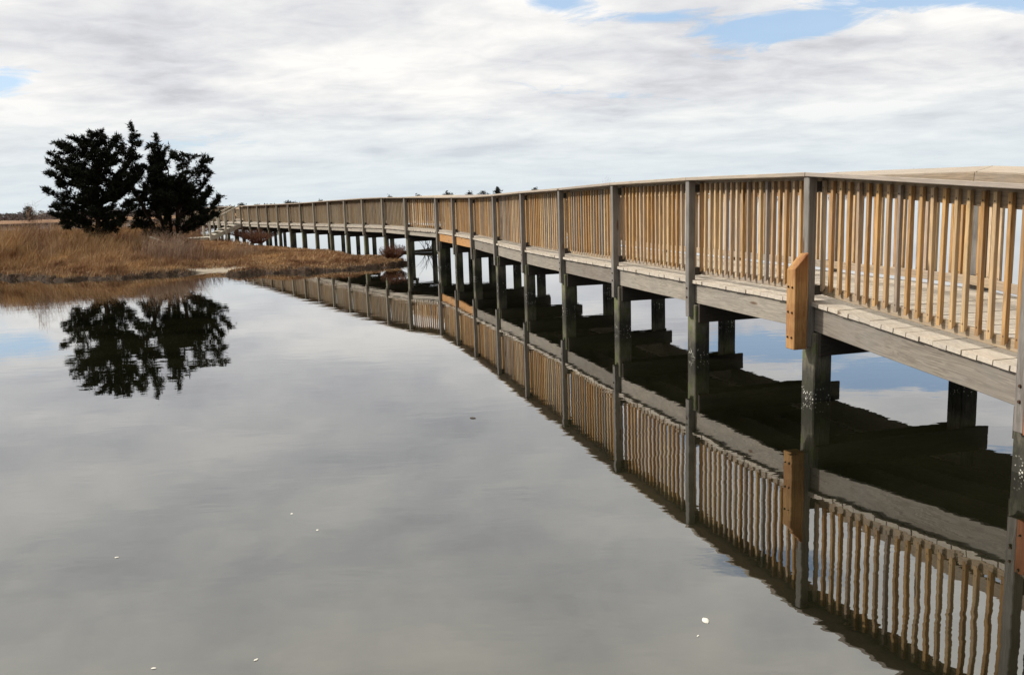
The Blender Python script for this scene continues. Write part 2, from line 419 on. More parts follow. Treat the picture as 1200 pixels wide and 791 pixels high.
# ------------------------------------------------------------------ island terrain
POLY = np.array([(-60, 27.0), (-30, 28.0), (-20, 28.9), (-16.9, 28.7), (-14.8, 27.4), (-12.6, 26.4), (-11.6, 27.2), (-10.9, 27.8), (-9.6, 28.5), (-8.9, 28.4), (-8.3, 27.0), (-7.4, 26.8), (-6.5, 26.9),
                 (-5.6, 27.2), (-4.8, 27.5), (-4.2, 28.1), (-3.7, 29.2), (-3.6, 30.3), (-4.3, 31.6), (-5.6, 33.5), (-7.6, 37), (-10.4, 41), (-13.5, 46), (-18, 55), (-23, 64), (-34, 70), (-60, 74), (-120, 80), (-120, 27)])
def sdist(X, Y):
    """signed distance to the island outline, positive inside"""
    A = POLY; B = np.roll(POLY, -1, 0); best = np.full(X.shape, 1e9); ins = np.zeros(X.shape, bool)
    for (ax, ay), (bx, by) in zip(A, B):
        ex, ey = bx - ax, by - ay; t = np.clip(((X - ax) * ex + (Y - ay) * ey) / (ex * ex + ey * ey), 0, 1)
        best = np.minimum(best, np.hypot(X - ax - t * ex, Y - ay - t * ey))
        cnd = (ay > Y) != (by > Y)
        ins ^= cnd & (X < (bx - ax) * (Y - ay) / ((by - ay) if by != ay else 1e-9) + ax)
    return np.where(ins, best, -best)
def vnoise(X, Y, sc, seed=0):
    g = np.random.default_rng(seed).random((256, 256))
    x, y = X * sc + 1000, Y * sc + 1000; xi_, yi_ = np.floor(x).astype(int), np.floor(y).astype(int)
    fx, fy = x - xi_, y - yi_; fx = fx * fx * (3 - 2 * fx); fy = fy * fy * (3 - 2 * fy)
    h = lambda i, j: g[i % 256, j % 256]
    return (h(xi_, yi_) * (1 - fx) * (1 - fy) + h(xi_ + 1, yi_) * fx * (1 - fy) + h(xi_, yi_ + 1) * (1 - fx) * fy + h(xi_ + 1, yi_ + 1) * fx * fy)
def ground(X, Y):
    d = sdist(X, Y) + (vnoise(X, Y, 1.3, 1) - .5) * .9 + (vnoise(X, Y, 4, 2) - .5) * .45 + (vnoise(X, Y, 9, 6) - .5) * .2
    sand = np.exp(-((X + 9.6) / .8) ** 2 - ((Y - 28.4) / .7) ** 2)
    bank = (.02 + .11 * vnoise(X, Y, 1.1, 5)) * (1 - sand)
    z = np.where(d > 0, bank * np.clip(d / .12, 0, 1) + .24 * (1 - np.exp(-np.clip(d, 0, 99) / 3.0)), d * .5)
    z = z + (vnoise(X, Y, .9, 3) - .5) * .10 * np.clip(d, 0, 1) + (vnoise(X, Y, 7, 4) - .5) * .05 * np.clip(d * 3, 0, 1)
    return np.maximum(z, -.6), d
def grid(x0, x1, y0, y1, st_):
    xs = np.arange(x0, x1, st_); ys = np.arange(y0, y1, st_); X, Y = np.meshgrid(xs, ys); Z, D = ground(X, Y)
    nx, ny = len(xs), len(ys); idx = np.arange(nx * ny).reshape(ny, nx)
    Fq = np.stack([idx[:-1, :-1], idx[:-1, 1:], idx[1:, 1:], idx[1:, :-1]], -1).reshape(-1, 4)
    Zf = Z.ravel(); keep = (Zf[Fq] > -.3).any(1)
    return np.stack([X.ravel(), Y.ravel(), Zf], 1), Fq[keep]
w = NT('marsh soil'); tc = w.add('ShaderNodeTexCoord').outputs['Object']
z_ = w.add('ShaderNodeSeparateXYZ'); w.link(tc, z_.inputs[0])
soil = w.ramp(w.noise(tc, 1.7, 6, .65), [(.35, (.08, .05, .03)), (.5, (.22, .13, .065)), (.66, (.32, .21, .11))])
mud = w.ramp(w.noise(tc, 9, 4), [(.4, (.022, .014, .010)), (.65, (.06, .038, .024))])
zz = w.math('ADD', z_.outputs['Z'], w.math('MULTIPLY', w.math('SUBTRACT', w.noise(tc, 3, 4), .5), .12))
col = w.mix(w.ramp(zz, [(.15, 1.0), (.22, 0.0)]), soil, mud)
# pale sand flat on the shore
vd = w.add('ShaderNodeVectorMath', operation='DISTANCE'); w.link(w.mapping(tc, (.55, 1, 0)), vd.inputs[0]); vd.inputs[1].default_value = (-9.5 * .55, 28.7, 0)
sf = w.math('ADD', vd.outputs['Value'], w.math('MULTIPLY', w.math('SUBTRACT', w.noise(tc, 2.5, 4), .5), .9))
col = w.mix(w.ramp(sf, [(.45, 1.0), (.75, 0.0)]), col, (.30, .26, .21))
w.link(col, w.b.inputs['Base Color']); w.b.inputs['Roughness'].default_value = .95; w.b.inputs['Specular IOR Level'].default_value = .15
w.bump(w.noise(tc, 14, 5), .8, .04); M_soil = w.m
V, Fq = grid(-30, -2.5, 25, 45, .08); o1 = tri_mesh('island_ground', V, Fq, M_soil); o1['kind'] = 'structure'
V, Fq = grid(-120, -4, 44.9, 82, .5); V[:, 2] -= .03; o2 = tri_mesh('island_ground', V, Fq, M_soil); o2['kind'] = 'structure'
V, Fq = grid(-120, -29.9, 25, 45, .5); V[:, 2] -= .03; o3 = tri_mesh('island_ground', V, Fq, M_soil); o3['kind'] = 'structure'

# ------------------------------------------------------------------ grass
def grass_mat(name, cols):
    w = NT(name); g = w.add('ShaderNodeNewGeometry'); tc = w.add('ShaderNodeTexCoord').outputs['Object']
    r1 = w.ramp(g.outputs['Random Per Island'], [(i / (len(cols) - 1), cc) for i, cc in enumerate(cols)])
    big = w.ramp(w.noise(tc, .9, 5, .65), [(.36, (.42, .30, .26)), (.46, (.9, .80, .74)), (.54, (1.0, .98, .95)), (.64, (1.35, 1.28, 1.12))])
    w.link(w.mix(1.0, r1, big, 'MULTIPLY'), w.b.inputs['Base Color']); w.b.inputs['Roughness'].default_value = .8
    w.b.inputs['Specular IOR Level'].default_value = .2
    return w.m
M_hay = grass_mat('dry salt hay', [(.33, .205, .105), (.44, .29, .16), (.19, .115, .06), (.52, .38, .23), (.30, .175, .085)])
M_reed = grass_mat('dry reeds', [(.38, .235, .115), (.48, .32, .165), (.19, .115, .06), (.58, .43, .26), (.32, .225, .125)])
M_red = grass_mat('reddish twigs', [(.10, .035, .02), (.16, .06, .03), (.07, .03, .02), (.20, .10, .05)])
M_pale = grass_mat('bleached stems', [(.36, .26, .20), (.46, .36, .28), (.24, .17, .13), (.30, .22, .17)])
def blades(name, X, Y, Z, H, W, lean, mat, wind=(.5, 0)):
    n = len(X); a = rng.uniform(0, 2 * np.pi, n); lx = np.cos(a) * lean + wind[0] * lean; ly = np.sin(a) * lean * .6 + wind[1]
    b = rng.uniform(0, np.pi, n); wx, wy = np.cos(b) * W / 2, np.sin(b) * W / 2
    V = np.empty((n, 5, 3))
    V[:, 0] = np.stack([X - wx, Y - wy, Z - .03], 1); V[:, 1] = np.stack([X + wx, Y + wy, Z - .03], 1)
    mx, my = X + lx * H * .35, Y + ly * H * .35
    V[:, 2] = np.stack([mx + wx * .8, my + wy * .8, Z + H * .6], 1); V[:, 3] = np.stack([mx - wx * .8, my - wy * .8, Z + H * .6], 1)
    V[:, 4] = np.stack([X + lx * H, Y + ly * H, Z + H * rng.uniform(.82, 1, n)], 1)
    base = np.arange(n)[:, None] * 5
    T = np.concatenate([base + [0, 1, 2], base + [0, 2, 3], base + [3, 2, 4]], 1).reshape(-1, 3)
    return tri_mesh(name, V.reshape(-1, 3), T, mat)
def scatter(n, x0, x1, y0, y1, f):
    X = rng.uniform(x0, x1, n); Y = rng.uniform(y0, y1, n); Z, D = ground(X, Y); p = f(X, Y, D, Z); k = rng.random(n) < p
    return X[k], Y[k], Z[k], D[k]
def sandmask(X, Y): return np.clip(1 - 1.6 * np.exp(-((X + 9.6) / 1.2) ** 2 - ((Y - 28.5) / .5) ** 2), 0, 1)
# low salt hay over the front of the island
X, Y, Z, D = scatter(300000, -22, -3.2, 26, 46, lambda X, Y, D, Z: np.clip((D + .02) / .35, 0, 1) * sandmask(X, Y) * (.35 + .65 * (vnoise(X, Y, 1.4, 8) > .3)))
tall = np.clip((D - .3) / 2.2, .18, 1)
lft = np.clip((-.345 - X / Y) / .06, 0, 1)
H = (.07 + (.13 + .24 * lft) * tall * (.25 + .8 * vnoise(X, Y, .8, 9) + .6 * vnoise(X, Y, 2.6, 19))) * rng.uniform(.6, 1.2, len(X))
tag(blades('marsh_grass', X, Y, Z, H, .013, .55, M_hay), 'low dry brown salt hay covering the front of the island', 'grass', kind='stuff')
X, Y, Z, D = scatter(60000, -40, -6, 44, 70, lambda X, Y, D, Z: np.clip(D / .6, 0, 1))
H = (.15 + .5 * np.clip((-17 - X) / 6, 0, 1) + .15 * vnoise(X, Y, .5, 12)) * rng.uniform(.6, 1.2, len(X))
tag(blades('marsh_grass', X, Y, Z, H, .03, .5, M_hay), 'dry brown grass on the back of the island behind the boardwalk', 'grass', kind='stuff')
# tall reeds on the left and around the trees
def reedmask(X, Y, D, Z):
    edge = 29.9 + 1.0 * (vnoise(X, Y * 0, .7, 14) - .5) + np.clip(X + 14.5, 0, 3) * .9
    return (Y > edge) * np.clip((-.372 - X / Y) / .03, 0, 1) * (.25 + .75 * (vnoise(X, Y, 1.1, 15) > .38))
X, Y, Z, D = scatter(150000, -32, -10, 29, 41, reedmask)
fal = np.clip((-11.2 - X) / 3.0, .25, 1)
ed = np.clip((Y - 29.6) / 2.2, .3, 1)
H = (.45 + 1.0 * fal * (.5 + .5 * vnoise(X, Y, .6, 16) + .3 * vnoise(X, Y, 2.2, 26))) * ed * rng.uniform(.55, 1.08, len(X))
tag(blades('reeds', X, Y, Z, H, .014, .30, M_reed), 'tall golden dry reeds left of and around the cedars', 'reeds', kind='stuff')
# bleached thin stems mixed in
X, Y, Z, D = scatter(30000, -24, -9.5, 29, 36, lambda X, Y, D, Z: .9 * (vnoise(X, Y, .8, 21) > .62) * (Y > 29.8))
H = rng.uniform(.35, 1.5, len(X)) * np.clip((-9 - X) / 3.5, .35, 1)
tag(blades('dry_stems', X, Y, Z, H, .008, .35, M_pale), 'thin bleached weed stems standing among the reeds', 'stems', kind='stuff')

def twig_bush(name, x, y, z, R, H, n, mat, label, cat='bush', group=None, parts=True):
    root = empty(name, (x, y, z)); tag(root, label, cat, group)
    s_ = Soup()
    for i in range(n):
        a = random.uniform(0, 6.283); r_ = R * math.sqrt(random.random()); h = H * random.uniform(.5, 1) * (1 - .4 * (r_ / R) ** 2)
        p0 = Vector((math.cos(a) * r_ * .25, math.sin(a) * r_ * .25, -.05)); p2 = Vector((math.cos(a) * r_, math.sin(a) * r_, h))
        p1 = p0.lerp(p2, .5) + Vector((random.uniform(-.08, .08), random.uniform(-.08, .08), h * .08))
        s_.tube([p0, p1, p2], [.007, .005, .002], 3)
        for j in range(4):
            q0 = p1.lerp(p2, random.random()); q1 = q0 + Vector((random.uniform(-1, 1), random.uniform(-1, 1), random.uniform(.2, 1))) * .16 * H
            s_.tube([q0, q1], [.004, .002], 3)
    s_.build('twigs', mat, root); return root
for args in (('shrub', -3.95, 29.7, .2, .55, .50, 260, M_red, 'reddish brown low shrub on the tip of the island beside the boardwalk'),
             ('shrub', -12.6, 43.8, .33, .9, .75, 240, M_red, 'dark red bare shrub under the boardwalk near the stairs'),
             ('shrub', -15.0, 33.6, .35, .7, 1.0, 200, M_red, 'dark bare shrub left of the left cedar trunk'),
             ('shrub', -12.3, 31.6, .35, .9, 1.0, 260, M_pale, 'pale leafless shrub in front of the gap between the cedars'),
             ('shrub', -13.5, 34.4, .35, .9, 1.5, 260, M_red, 'dark twiggy shrub at the foot of the right cedar'),
             ('shrub', -18.3, 34.2, .35, .9, 2.45, 60, M_pale, 'thin bare shrub rising above the reeds at the left'),
             ('shrub', -22.5, 60.0, .35, 3.0, 1.1, 500, M_red, 'dark red brown thicket behind the far end of the boardwalk'),
             ('shrub', -14.6, 50.5, .33, 2.2, .85, 500, M_red, 'dark brush under the far end of the boardwalk')):
    twig_bush(*args)

# ------------------------------------------------------------------ cedars
def px_pt(x, y, Y):
    a, b = x - 600, y - 395.5; xx = a * cr - b * sr; yy = a * sr + b * cr
    r_ = Vector((xx / F, c - yy / F * s, -s - yy / F * c)); return r_ * (Y / r_.y) + Vector((0, 0, CAMH))
def cedar(name, base, tips, Y0, label, seed, trunk_h, fill, stems=1):
    random.seed(seed); root = empty(name, tuple(base)); tag(root, label, 'tree')
    tr = Soup(); LV = []; 
    B = Vector(base); top = max((px_pt(*t, Y0) for t in tips), key=lambda v: v.z)
    def local(p): return p - B
    heads = []
    for sidx in range(stems):
        lean = Vector(((sidx - (stems - 1) / 2) * .9, random.uniform(-.4, .4), 0))
        tp = Vector((local(top).x * .3 + lean.x * .9, lean.y, trunk_h * random.uniform(.85, 1)))
        pts = [Vector((lean.x * .12, lean.y * .12, -.25)), Vector((lean.x * .25, lean.y * .3, trunk_h * .2)), tp * .5 + Vector((random.uniform(-.1, .1), 0, .1)), tp]
        tr.tube(pts, [.13 / stems ** .5, .10 / stems ** .5, .07, .02], 8); heads.append(pts)
    def limb(tip, dens=1.0):
        pts = random.choice(heads) if stems > 1 else heads[0]
        if stems > 1: pts = min(heads, key=lambda h: abs(h[2].x - tip.x) + random.uniform(0, .4))
        zt = max(.35, min(trunk_h, tip.z - .45 * math.hypot(tip.x, tip.y) - random.uniform(0, .3)))
        t = zt / trunk_h
        seg = min(2, max(1, int(t * 3))); zz = (zt - pts[seg].z) / (pts[seg + 1].z - pts[seg].z); st_ = pts[seg].lerp(pts[seg + 1], max(0, min(1, zz)))
        mid = st_.lerp(tip, .55) + Vector((0, 0, -.10 * (tip - st_).length)) + Vector((random.uniform(-.1, .1),) * 3)
        L = (tip - st_).length
        tr.tube([st_, mid, tip], [.02 + .008 * L, .014, .004], 5)
        if dens > .5 and L > .7:
            for q_ in range(3):
                u = random.uniform(.45, .95); p = (st_.lerp(mid, u / .55) if u < .55 else mid.lerp(tip, (u - .55) / .45))
                dd_ = (tip - st_).normalized(); sd_ = Vector((dd_.x * .7 + random.uniform(-.5, .5), random.uniform(-.8, .8), random.uniform(-.35, .6))).normalized()
                e2 = p + sd_ * random.uniform(.22, .48); tr.tube([p, e2], [.008, .003], 4)
                for i in range(5):
                    pp_ = p.lerp(e2, .3 + .7 * i / 4)
                    for j in range(2):
                        d2 = (sd_ + Vector((random.gauss(0, .7), random.gauss(0, .7), random.gauss(0, .5)))).normalized(); LV.append((pp_, pp_ + d2 * random.uniform(.06, .16)))
        nseg = max(5, int(L * 6.2 * dens))
        for i in range(nseg):
            u = .25 + .75 * (i + random.random()) / nseg
            p = (st_.lerp(mid, u / .55) if u < .55 else mid.lerp(tip, (u - .55) / .45))
            w_ = .30 * (1.1 - u) ** 1.2 + .07
            for j in range(3):
                d_ = Vector((random.gauss(0, 1), random.gauss(0, 1), random.gauss(0, .55) + .25)); d_ += (tip - st_).normalized() * .7; d_.normalize()
                q1 = p + d_ * w_ * random.uniform(.5, 1.4)
                LV.append((p, q1))
    base_limb = limb
    for (tx, ty) in tips: 
        tip = local(px_pt(tx, ty, Y0 + random.uniform(-.5, .5))); limb(tip, 1.3)
    for kx in range(fill[0]):
        # interior limbs: random blends of silhouette tips pulled inwards with depth
        t1, t2 = random.sample(tips, 2); m_ = random.random() ** 2 * .5; 
        tx, ty = t1[0] * m_ + t2[0] * (1 - m_), t1[1] * m_ + t2[1] * (1 - m_)
        pull = .82 * random.random() ** .6; tx = fill[1] + (tx - fill[1]) * pull; ty = fill[2] + (ty - fill[2]) * pull
        tip = local(px_pt(tx, ty, Y0)); tip.y += random.uniform(-1, 1) * fill[3] * (1 - .5 * abs(pull)); limb(tip, .9)
    # foliage: sprays of small pointed scales along each twig
    vs = []; fs = []
    for p, q1 in LV:
        d_ = q1 - p; Lq = d_.length; d_.normalize()
        for j in range(18):
            u = random.uniform(.0, 1.0); o_ = p + (q1 - p) * u + Vector((random.gauss(0, .03), random.gauss(0, .03), random.gauss(0, .03)))
            e_ = (d_ + Vector((random.gauss(0, .6), random.gauss(0, .6), random.gauss(0, .5) + .15))).normalized() * random.uniform(.07, .17)
            n_ = e_.cross(Vector((random.gauss(0, 1), random.gauss(0, 1), random.gauss(0, 1)))).normalized() * random.uniform(.011, .026)
            b_ = len(vs); vs += [o_ - n_, o_ + n_, o_ + e_]; fs.append((b_, b_ + 1, b_ + 2))
    tr.build('trunk', M_bark, root)
    tri_mesh('crown', np.array([tuple(v) for v in vs]), np.array(fs), M_leaf, root)
    return len(fs)
T1 = [(57, 179), (58, 200), (54, 222), (60, 240), (67, 251), (64, 168), (81, 170), (94, 163), (104, 166), (119, 154), (138, 159), (147, 168), (150, 190), (152, 210), (150, 235), (140, 255), (84, 252), (95, 258), (125, 262), (104, 268), (126, 270), (72, 215), (66, 190), (130, 172), (108, 158), (160, 205), (158, 240)]
T2 = [(156, 153), (162, 168), (182, 157), (176, 170), (187, 178), (202, 182), (222, 182), (240, 184), (236, 198), (243, 207), (248, 218), (260, 229), (252, 249), (238, 250), (228, 254), (216, 268), (205, 274), (180, 268), (160, 255), (152, 220), (155, 190), (165, 200), (172, 225), (168, 245), (186, 240), (192, 260), (166, 262), (180, 205), (210, 215)]
b1 = px_pt(115, 288, 33.0); b1.z = .33
b2 = px_pt(198, 288, 33.8); b2.z = .33
n1 = cedar('cedar_tree', b1, T1, 33.0, 'dark juniper with a single trunk, the left one of the pair on the island', 5, 3.9, (48, 108, 212, 1.3))
n2 = cedar('cedar_tree', b2, T2, 33.8, 'dark many stemmed juniper with ragged open right side, nearest the boardwalk stairs', 9, 3.8, (46, 196, 222, 1.3), 4)
print('leaves', n1, n2, 'balusters', nbal)

# fallen pale log and dead branch in the water
s_ = Soup(); a_, b_ = px_pt(176, 278, 32.2), px_pt(194, 285, 31.6); s_.tube([a_, a_.lerp(b_, .5) + Vector((0, 0, .02)), b_], [.03, .035, .02], 6)
tag(s_.build('dead_branch', MW['stair']), 'bleached fallen branch lying in the grass below the right cedar', 'branch')
random.seed(3); s_ = Soup(); C0 = px_pt(500, 308.5, 36.0); C0.z = .0
s_.tube([Vector((-1.0, 0, .03)), Vector((-.3, .05, .06)), Vector((.1, 0, .08)), Vector((.75, -.05, .02))], [.03, .06, .08, .015], 6)
for i in range(14):
    p = Vector((random.uniform(-.2, .35), 0, .08)); q1 = p + Vector((random.uniform(-.5, .5), random.uniform(-.3, .3), random.uniform(.2, .95)))
    s_.tube([p, p.lerp(q1, .5) + Vector((.05, 0, .03)), q1], [.014, .009, .004], 4)
o = s_.build('driftwood', M_twig); o.location = C0
tag(o, 'dark dead branch with bare twigs lying in the water past the island tip', 'driftwood')

# ------------------------------------------------------------------ far shore
V = []; random.seed(4)
xs = np.linspace(-900, 1400, 180); near = 290 + 25 * (vnoise(xs, xs * 0, .012, 30) - .5) + np.where(xs > -120, np.clip((xs + 120) * .9, 0, 190), 0)
for zrow, dy in ((-.3, -2), (.35, 0), (.5, 60), (1.0, 4500)):
    for x_, y_ in zip(xs, near): V.append((x_ * (1 if dy < 1000 else 6), y_ + dy, zrow))
V = np.array(V); n_ = len(xs); idx = np.arange(4 * n_).reshape(4, n_)
Fq = np.stack([idx[:-1, :-1], idx[:-1, 1:], idx[1:, 1:], idx[1:, :-1]], -1).reshape(-1, 4)
M_far = simple('far marsh grass', (.26, .15, .085), var=(.17, .10, .06))
tri_mesh('far_marsh', V, Fq, M_far)['kind'] = 'structure'
M_fart = simple('distant bare wood', (.10, .085, .085), var=(.14, .115, .11), island=True)
M_pine = simple('hazed distant pine needles', (.04, .047, .042), var=(.06, .066, .06), island=True)  # distance haze is mixed into the needle colour
def clump(n, R, H, sz, zb=0.0, shape=1.0):
    a = rng.uniform(0, 2 * np.pi, n); h = rng.random(n) ** .8; r_ = R * np.sqrt(rng.random(n)) * np.sqrt(np.clip(1 - (h * 1.0) ** (2 * shape), 0, 1)) 
    C = np.stack([np.cos(a) * r_, np.sin(a) * r_, zb + h * (H - zb)], 1); D1 = rng.normal(size=(n, 3)) * sz; D2 = rng.normal(size=(n, 3)) * sz
    V = np.stack([C, C + D1, C + D2], 1).reshape(-1, 3); return V
Vs = []
for i in range(700):
    x_ = rng.uniform(-420, -60) if i < 520 else rng.uniform(-60, 620)
    yb = np.interp(x_, xs, near) + rng.uniform(25, 90); h_ = rng.uniform(1.6, 3.4) * (1 if x_ < -60 else 1.3)
    v_ = clump(160, rng.uniform(2, 5), h_, .35, 0, 1.5); v_ += (x_, yb, .4); Vs.append(v_)
V = np.concatenate(Vs); T = np.arange(len(V)).reshape(-1, 3)
tag(tri_mesh('distant_woods', V, T, M_fart), 'grey brown band of low leafless woods along the far shore', 'woods', kind='stuff')
far_trees = [(x__, y__ + (1.3 if x__ > 40 else 0), k__) for x__, y__, k__ in [(33, 244, 1), (283, 238, 1), (300, 239, 0), (338, 235, 1), (345, 236.5, 1), (352, 236.5, 0), (376, 233, 1), (457, 228, 1), (490, 226.5, 1), (525, 225, 1), (550, 224.5, 1), (566, 223.5, 1), (583, 220.5, 1), (627, 220, 1), (712, 209, 2), (1067, 199.5, 2)]]
lab = ['low far pine just right of the stair handrail top', 'thin far trees beside it']
names = {33: 'small dark far pine standing alone at the left above the reeds', 283: 'pointed dark far pine just right of the top of the stair rail', 300: 'faint narrow far tree between the stairs and the twin pines',
         338: 'left one of two touching dark far pines above the boardwalk rail', 345: 'right one of two touching dark far pines above the boardwalk rail', 352: 'faint far tree close right of the twin pines',
         376: 'rounded dark far pine right of the twin pines', 457: 'low flat far treetop above the rail over the island tip', 490: 'low flat far treetop above the rail just right of the island tip',
         525: 'wide flat dark far treetop above the rail bend', 550: 'small faint far treetop between two dark flat ones', 566: 'flat dark far treetop left of the peaked one', 583: 'peaked far pine tallest of those above the middle of the rail',
         627: 'tiny far treetop right of the peaked pine', 712: 'wide grey leafless far tree above the middle of the railing', 1067: 'faint grey far tree showing above the rail at the right'}
for x_, yt, kd in far_trees:
    Yd = 380.0; p = px_pt(x_, yt, Yd); h_ = p.z - .5
    R = {0: 1.2, 1: 2.6, 2: 8.5}[kd]
    if x_ == 33: Yd = 300; p = px_pt(x_, yt, Yd); h_ = p.z - .3; R = 1.7
    if x_ in (525, 566): R = 4.2
    if x_ in (490, 457, 376): h_ -= .5
    nV = clump(900 if kd < 2 else 420, R, h_, .30 if kd < 2 else .12, h_ * .1, 1.1) * (1, 1, 1) + (0 if kd == 0 else 1) * np.repeat(rng.normal(size=(900 if kd < 2 else 420, 3)) * (.35 if kd < 2 else .8), 3, 0)
    if x_ == 583: nV = np.concatenate([nV, clump(500, .9, h_ + .9, .3, h_ * .5)])
    root = empty('far_tree', (p.x, Yd, .4)); tag(root, names[x_], 'tree', 'distant trees above the boardwalk rail')
    tri_mesh('crown', nV, np.arange(len(nV)).reshape(-1, 3), M_pine if kd == 1 else M_fart, root)
    s_ = Soup(); s_.tube([(0, 0, -.5), (0, 0, h_ * .5), (0, 0, h_ * .85)], [.22, .16, .04], 6); s_.build('trunk', M_bark, root)

# ------------------------------------------------------------------ water
w = NT('still estuary water'); geo = w.add('ShaderNodeNewGeometry').outputs['Position']
n1 = w.noise(w.mapping(geo, (1.2, 2.6, 1)), 1.0, 3, .5, .3)
n2 = w.noise(w.mapping(geo, (6.0, 13.0, 1)), 1.0, 2, .5)
patch = w.ramp(w.noise(w.mapping(geo, (.10, .22, 1)), 1.0, 3, .5), [(.35, .35), (.65, 1.0)])
h = w.math('MULTIPLY', w.math('ADD', w.math('MULTIPLY', n1, 1.0), w.math('MULTIPLY', n2, .10)), patch)
w.bump(h, 1.0, .0019)
murk = w.ramp(w.noise(w.mapping(geo, (.35, .5, 1)), 1.0, 4, .6), [(.35, (.003, .0035, .0015)), (.65, (.012, .012, .006))])
w.link(murk, w.b.inputs['Base Color']); w.b.inputs['Roughness'].default_value = .0; w.b.inputs['IOR'].default_value = 1.55
w.b.inputs['Coat Weight'].default_value = .75; w.b.inputs['Coat Roughness'].default_value = 0; w.b.inputs['Coat IOR'].default_value = 1.5
w.link(w.b.inputs['Normal'].links[0].from_socket, w.b.inputs['Coat Normal'])
w.b.inputs['Specular IOR Level'].default_value = .5
MWATER = w.m
V = np.array([(-9000, -300, 0), (9000, -300, 0), (9000, 9000, 0), (-9000, 9000, 0)], float)
tri_mesh('water', V, np.array([[0, 1, 2, 3]]), MWATER)['kind'] = 'structure'

# floating shell bits
random.seed(12)
spots = [(827, 727, .017, 1), (342, 602, .008, 0), (372, 621, .008, 0), (137, 653, .009, 0), (180, 783, .008, 0), (300, 773, .008, 0), (818, 745, .005, 0), (554, 490, .022, 2)]
for x_, y_, r_, kd in spots:
    p = px_pt(x_, y_, 1.0) - Vector((0, 0, CAMH)); p = p * (CAMH / -p.z) + Vector((0, 0, CAMH))
    bm = bmesh.new(); bmesh.ops.create_icosphere(bm, subdivisions=2, radius=r_)
    for v in bm.verts:
        v.co.z *= .35; v.co.x *= 1.5; v.co += Vector((1, 1, .3)) * mnoise.noise(v.co * 60 + Vector((x_, 0, 0))) * r_ * .4
    o = link('leaf_fragment' if kd == 2 else 'shell_fragment', tomesh(bm, 'fragment'), M_twig if kd == 2 else M_shell); o.location = (p.x, p.y, .001); o.rotation_euler.z = random.uniform(0, 3)
    if kd == 1: tag(o, 'largest white shell fragment floating left of the railing reflection', 'shell')
    elif kd == 2: tag(o, 'dark scrap of leaf floating in the middle of the open water', 'leaf')
    else: tag(o, 'tiny white shell fragment floating on the open water', 'shell', 'tiny shell fragments on the water')

# ------------------------------------------------------------------ sky and sun
SUN_AZ, SUN_EL = math.radians(-80), math.radians(36)
wd = bpy.data.worlds.new('World'); S.world = wd; wd.use_nodes = True
t = wd.node_tree; n = t.nodes; l = t.links; bg = n['Background']
def W(typ, **kw):
    nd = n.new(typ)
    for k_, v_ in kw.items(): setattr(nd, k_, v_)
    return nd
def wm(op, a, b=0.0, clamp=False):
    nd = W('ShaderNodeMath', operation=op, use_clamp=clamp)
    for i, v_ in ((0, a), (1, b)):
        if isinstance(v_, (int, float)): nd.inputs[i].default_value = v_
        else: l.new(v_, nd.inputs[i])
    return nd.outputs[0]
sky = W('ShaderNodeTexSky'); sky.sky_type = 'NISHITA'; sky.sun_disc = False; sky.sun_elevation = SUN_EL; sky.sun_rotation = SUN_AZ
sky.air_density = 1.0; sky.dust_density = 1.2; sky.ozone_density = 1.5
tc = W('ShaderNodeTexCoord').outputs['Generated']
sep = W('ShaderNodeSeparateXYZ'); l.new(tc, sep.inputs[0]); x_, y_, z_ = sep.outputs
el = wm('ARCSINE', z_); az = wm('ARCTAN2', x_, y_)
# cloud-plane coordinates
zz = wm('ADD', wm('MAXIMUM', z_, 0.0), .13)
cv = W('ShaderNodeCombineXYZ'); l.new(wm('DIVIDE', x_, zz), cv.inputs[0]); l.new(wm('DIVIDE', y_, zz), cv.inputs[1])
def wn(vec, sc, det=6, rough=.55, dist=0.0, scale3=(1, 1, 1), loc=(0, 0, 0)):
    mp = W('ShaderNodeMapping'); mp.inputs['Scale'].default_value = scale3; mp.inputs['Location'].default_value = loc; l.new(vec, mp.inputs[0])
    nd = W('ShaderNodeTexNoise'); nd.inputs['Scale'].default_value = sc; nd.inputs['Detail'].default_value = det; nd.inputs['Roughness'].default_value = rough; nd.inputs['Distortion'].default_value = dist
    l.new(mp.outputs[0], nd.inputs['Vector']); return nd.outputs['Fac']
def wr(fac, stops):
    nd = W('ShaderNodeValToRGB'); e = nd.color_ramp.elements
    while len(e) < len(stops): e.new(.5)
    for i, (p, cc) in enumerate(stops):
        e[i].position = p; e[i].color = (*cc, 1) if isinstance(cc, tuple) else (cc, cc, cc, 1)
    l.new(fac, nd.inputs[0]); return nd.outputs[0]
big = wn(cv.outputs[0], .6, 6, .5, .5, (1, 1.1, 1), (3.1, 1.7, 0))
puff0 = wn(cv.outputs[0], 3.8, 8, .65, .8, (1, 1.2, 1), (4.4, 8.8, 0))
med = wn(cv.outputs[0], 1.7, 6, .52, .4, (1, 1.3, 1), (0.3, 9.1, 0))
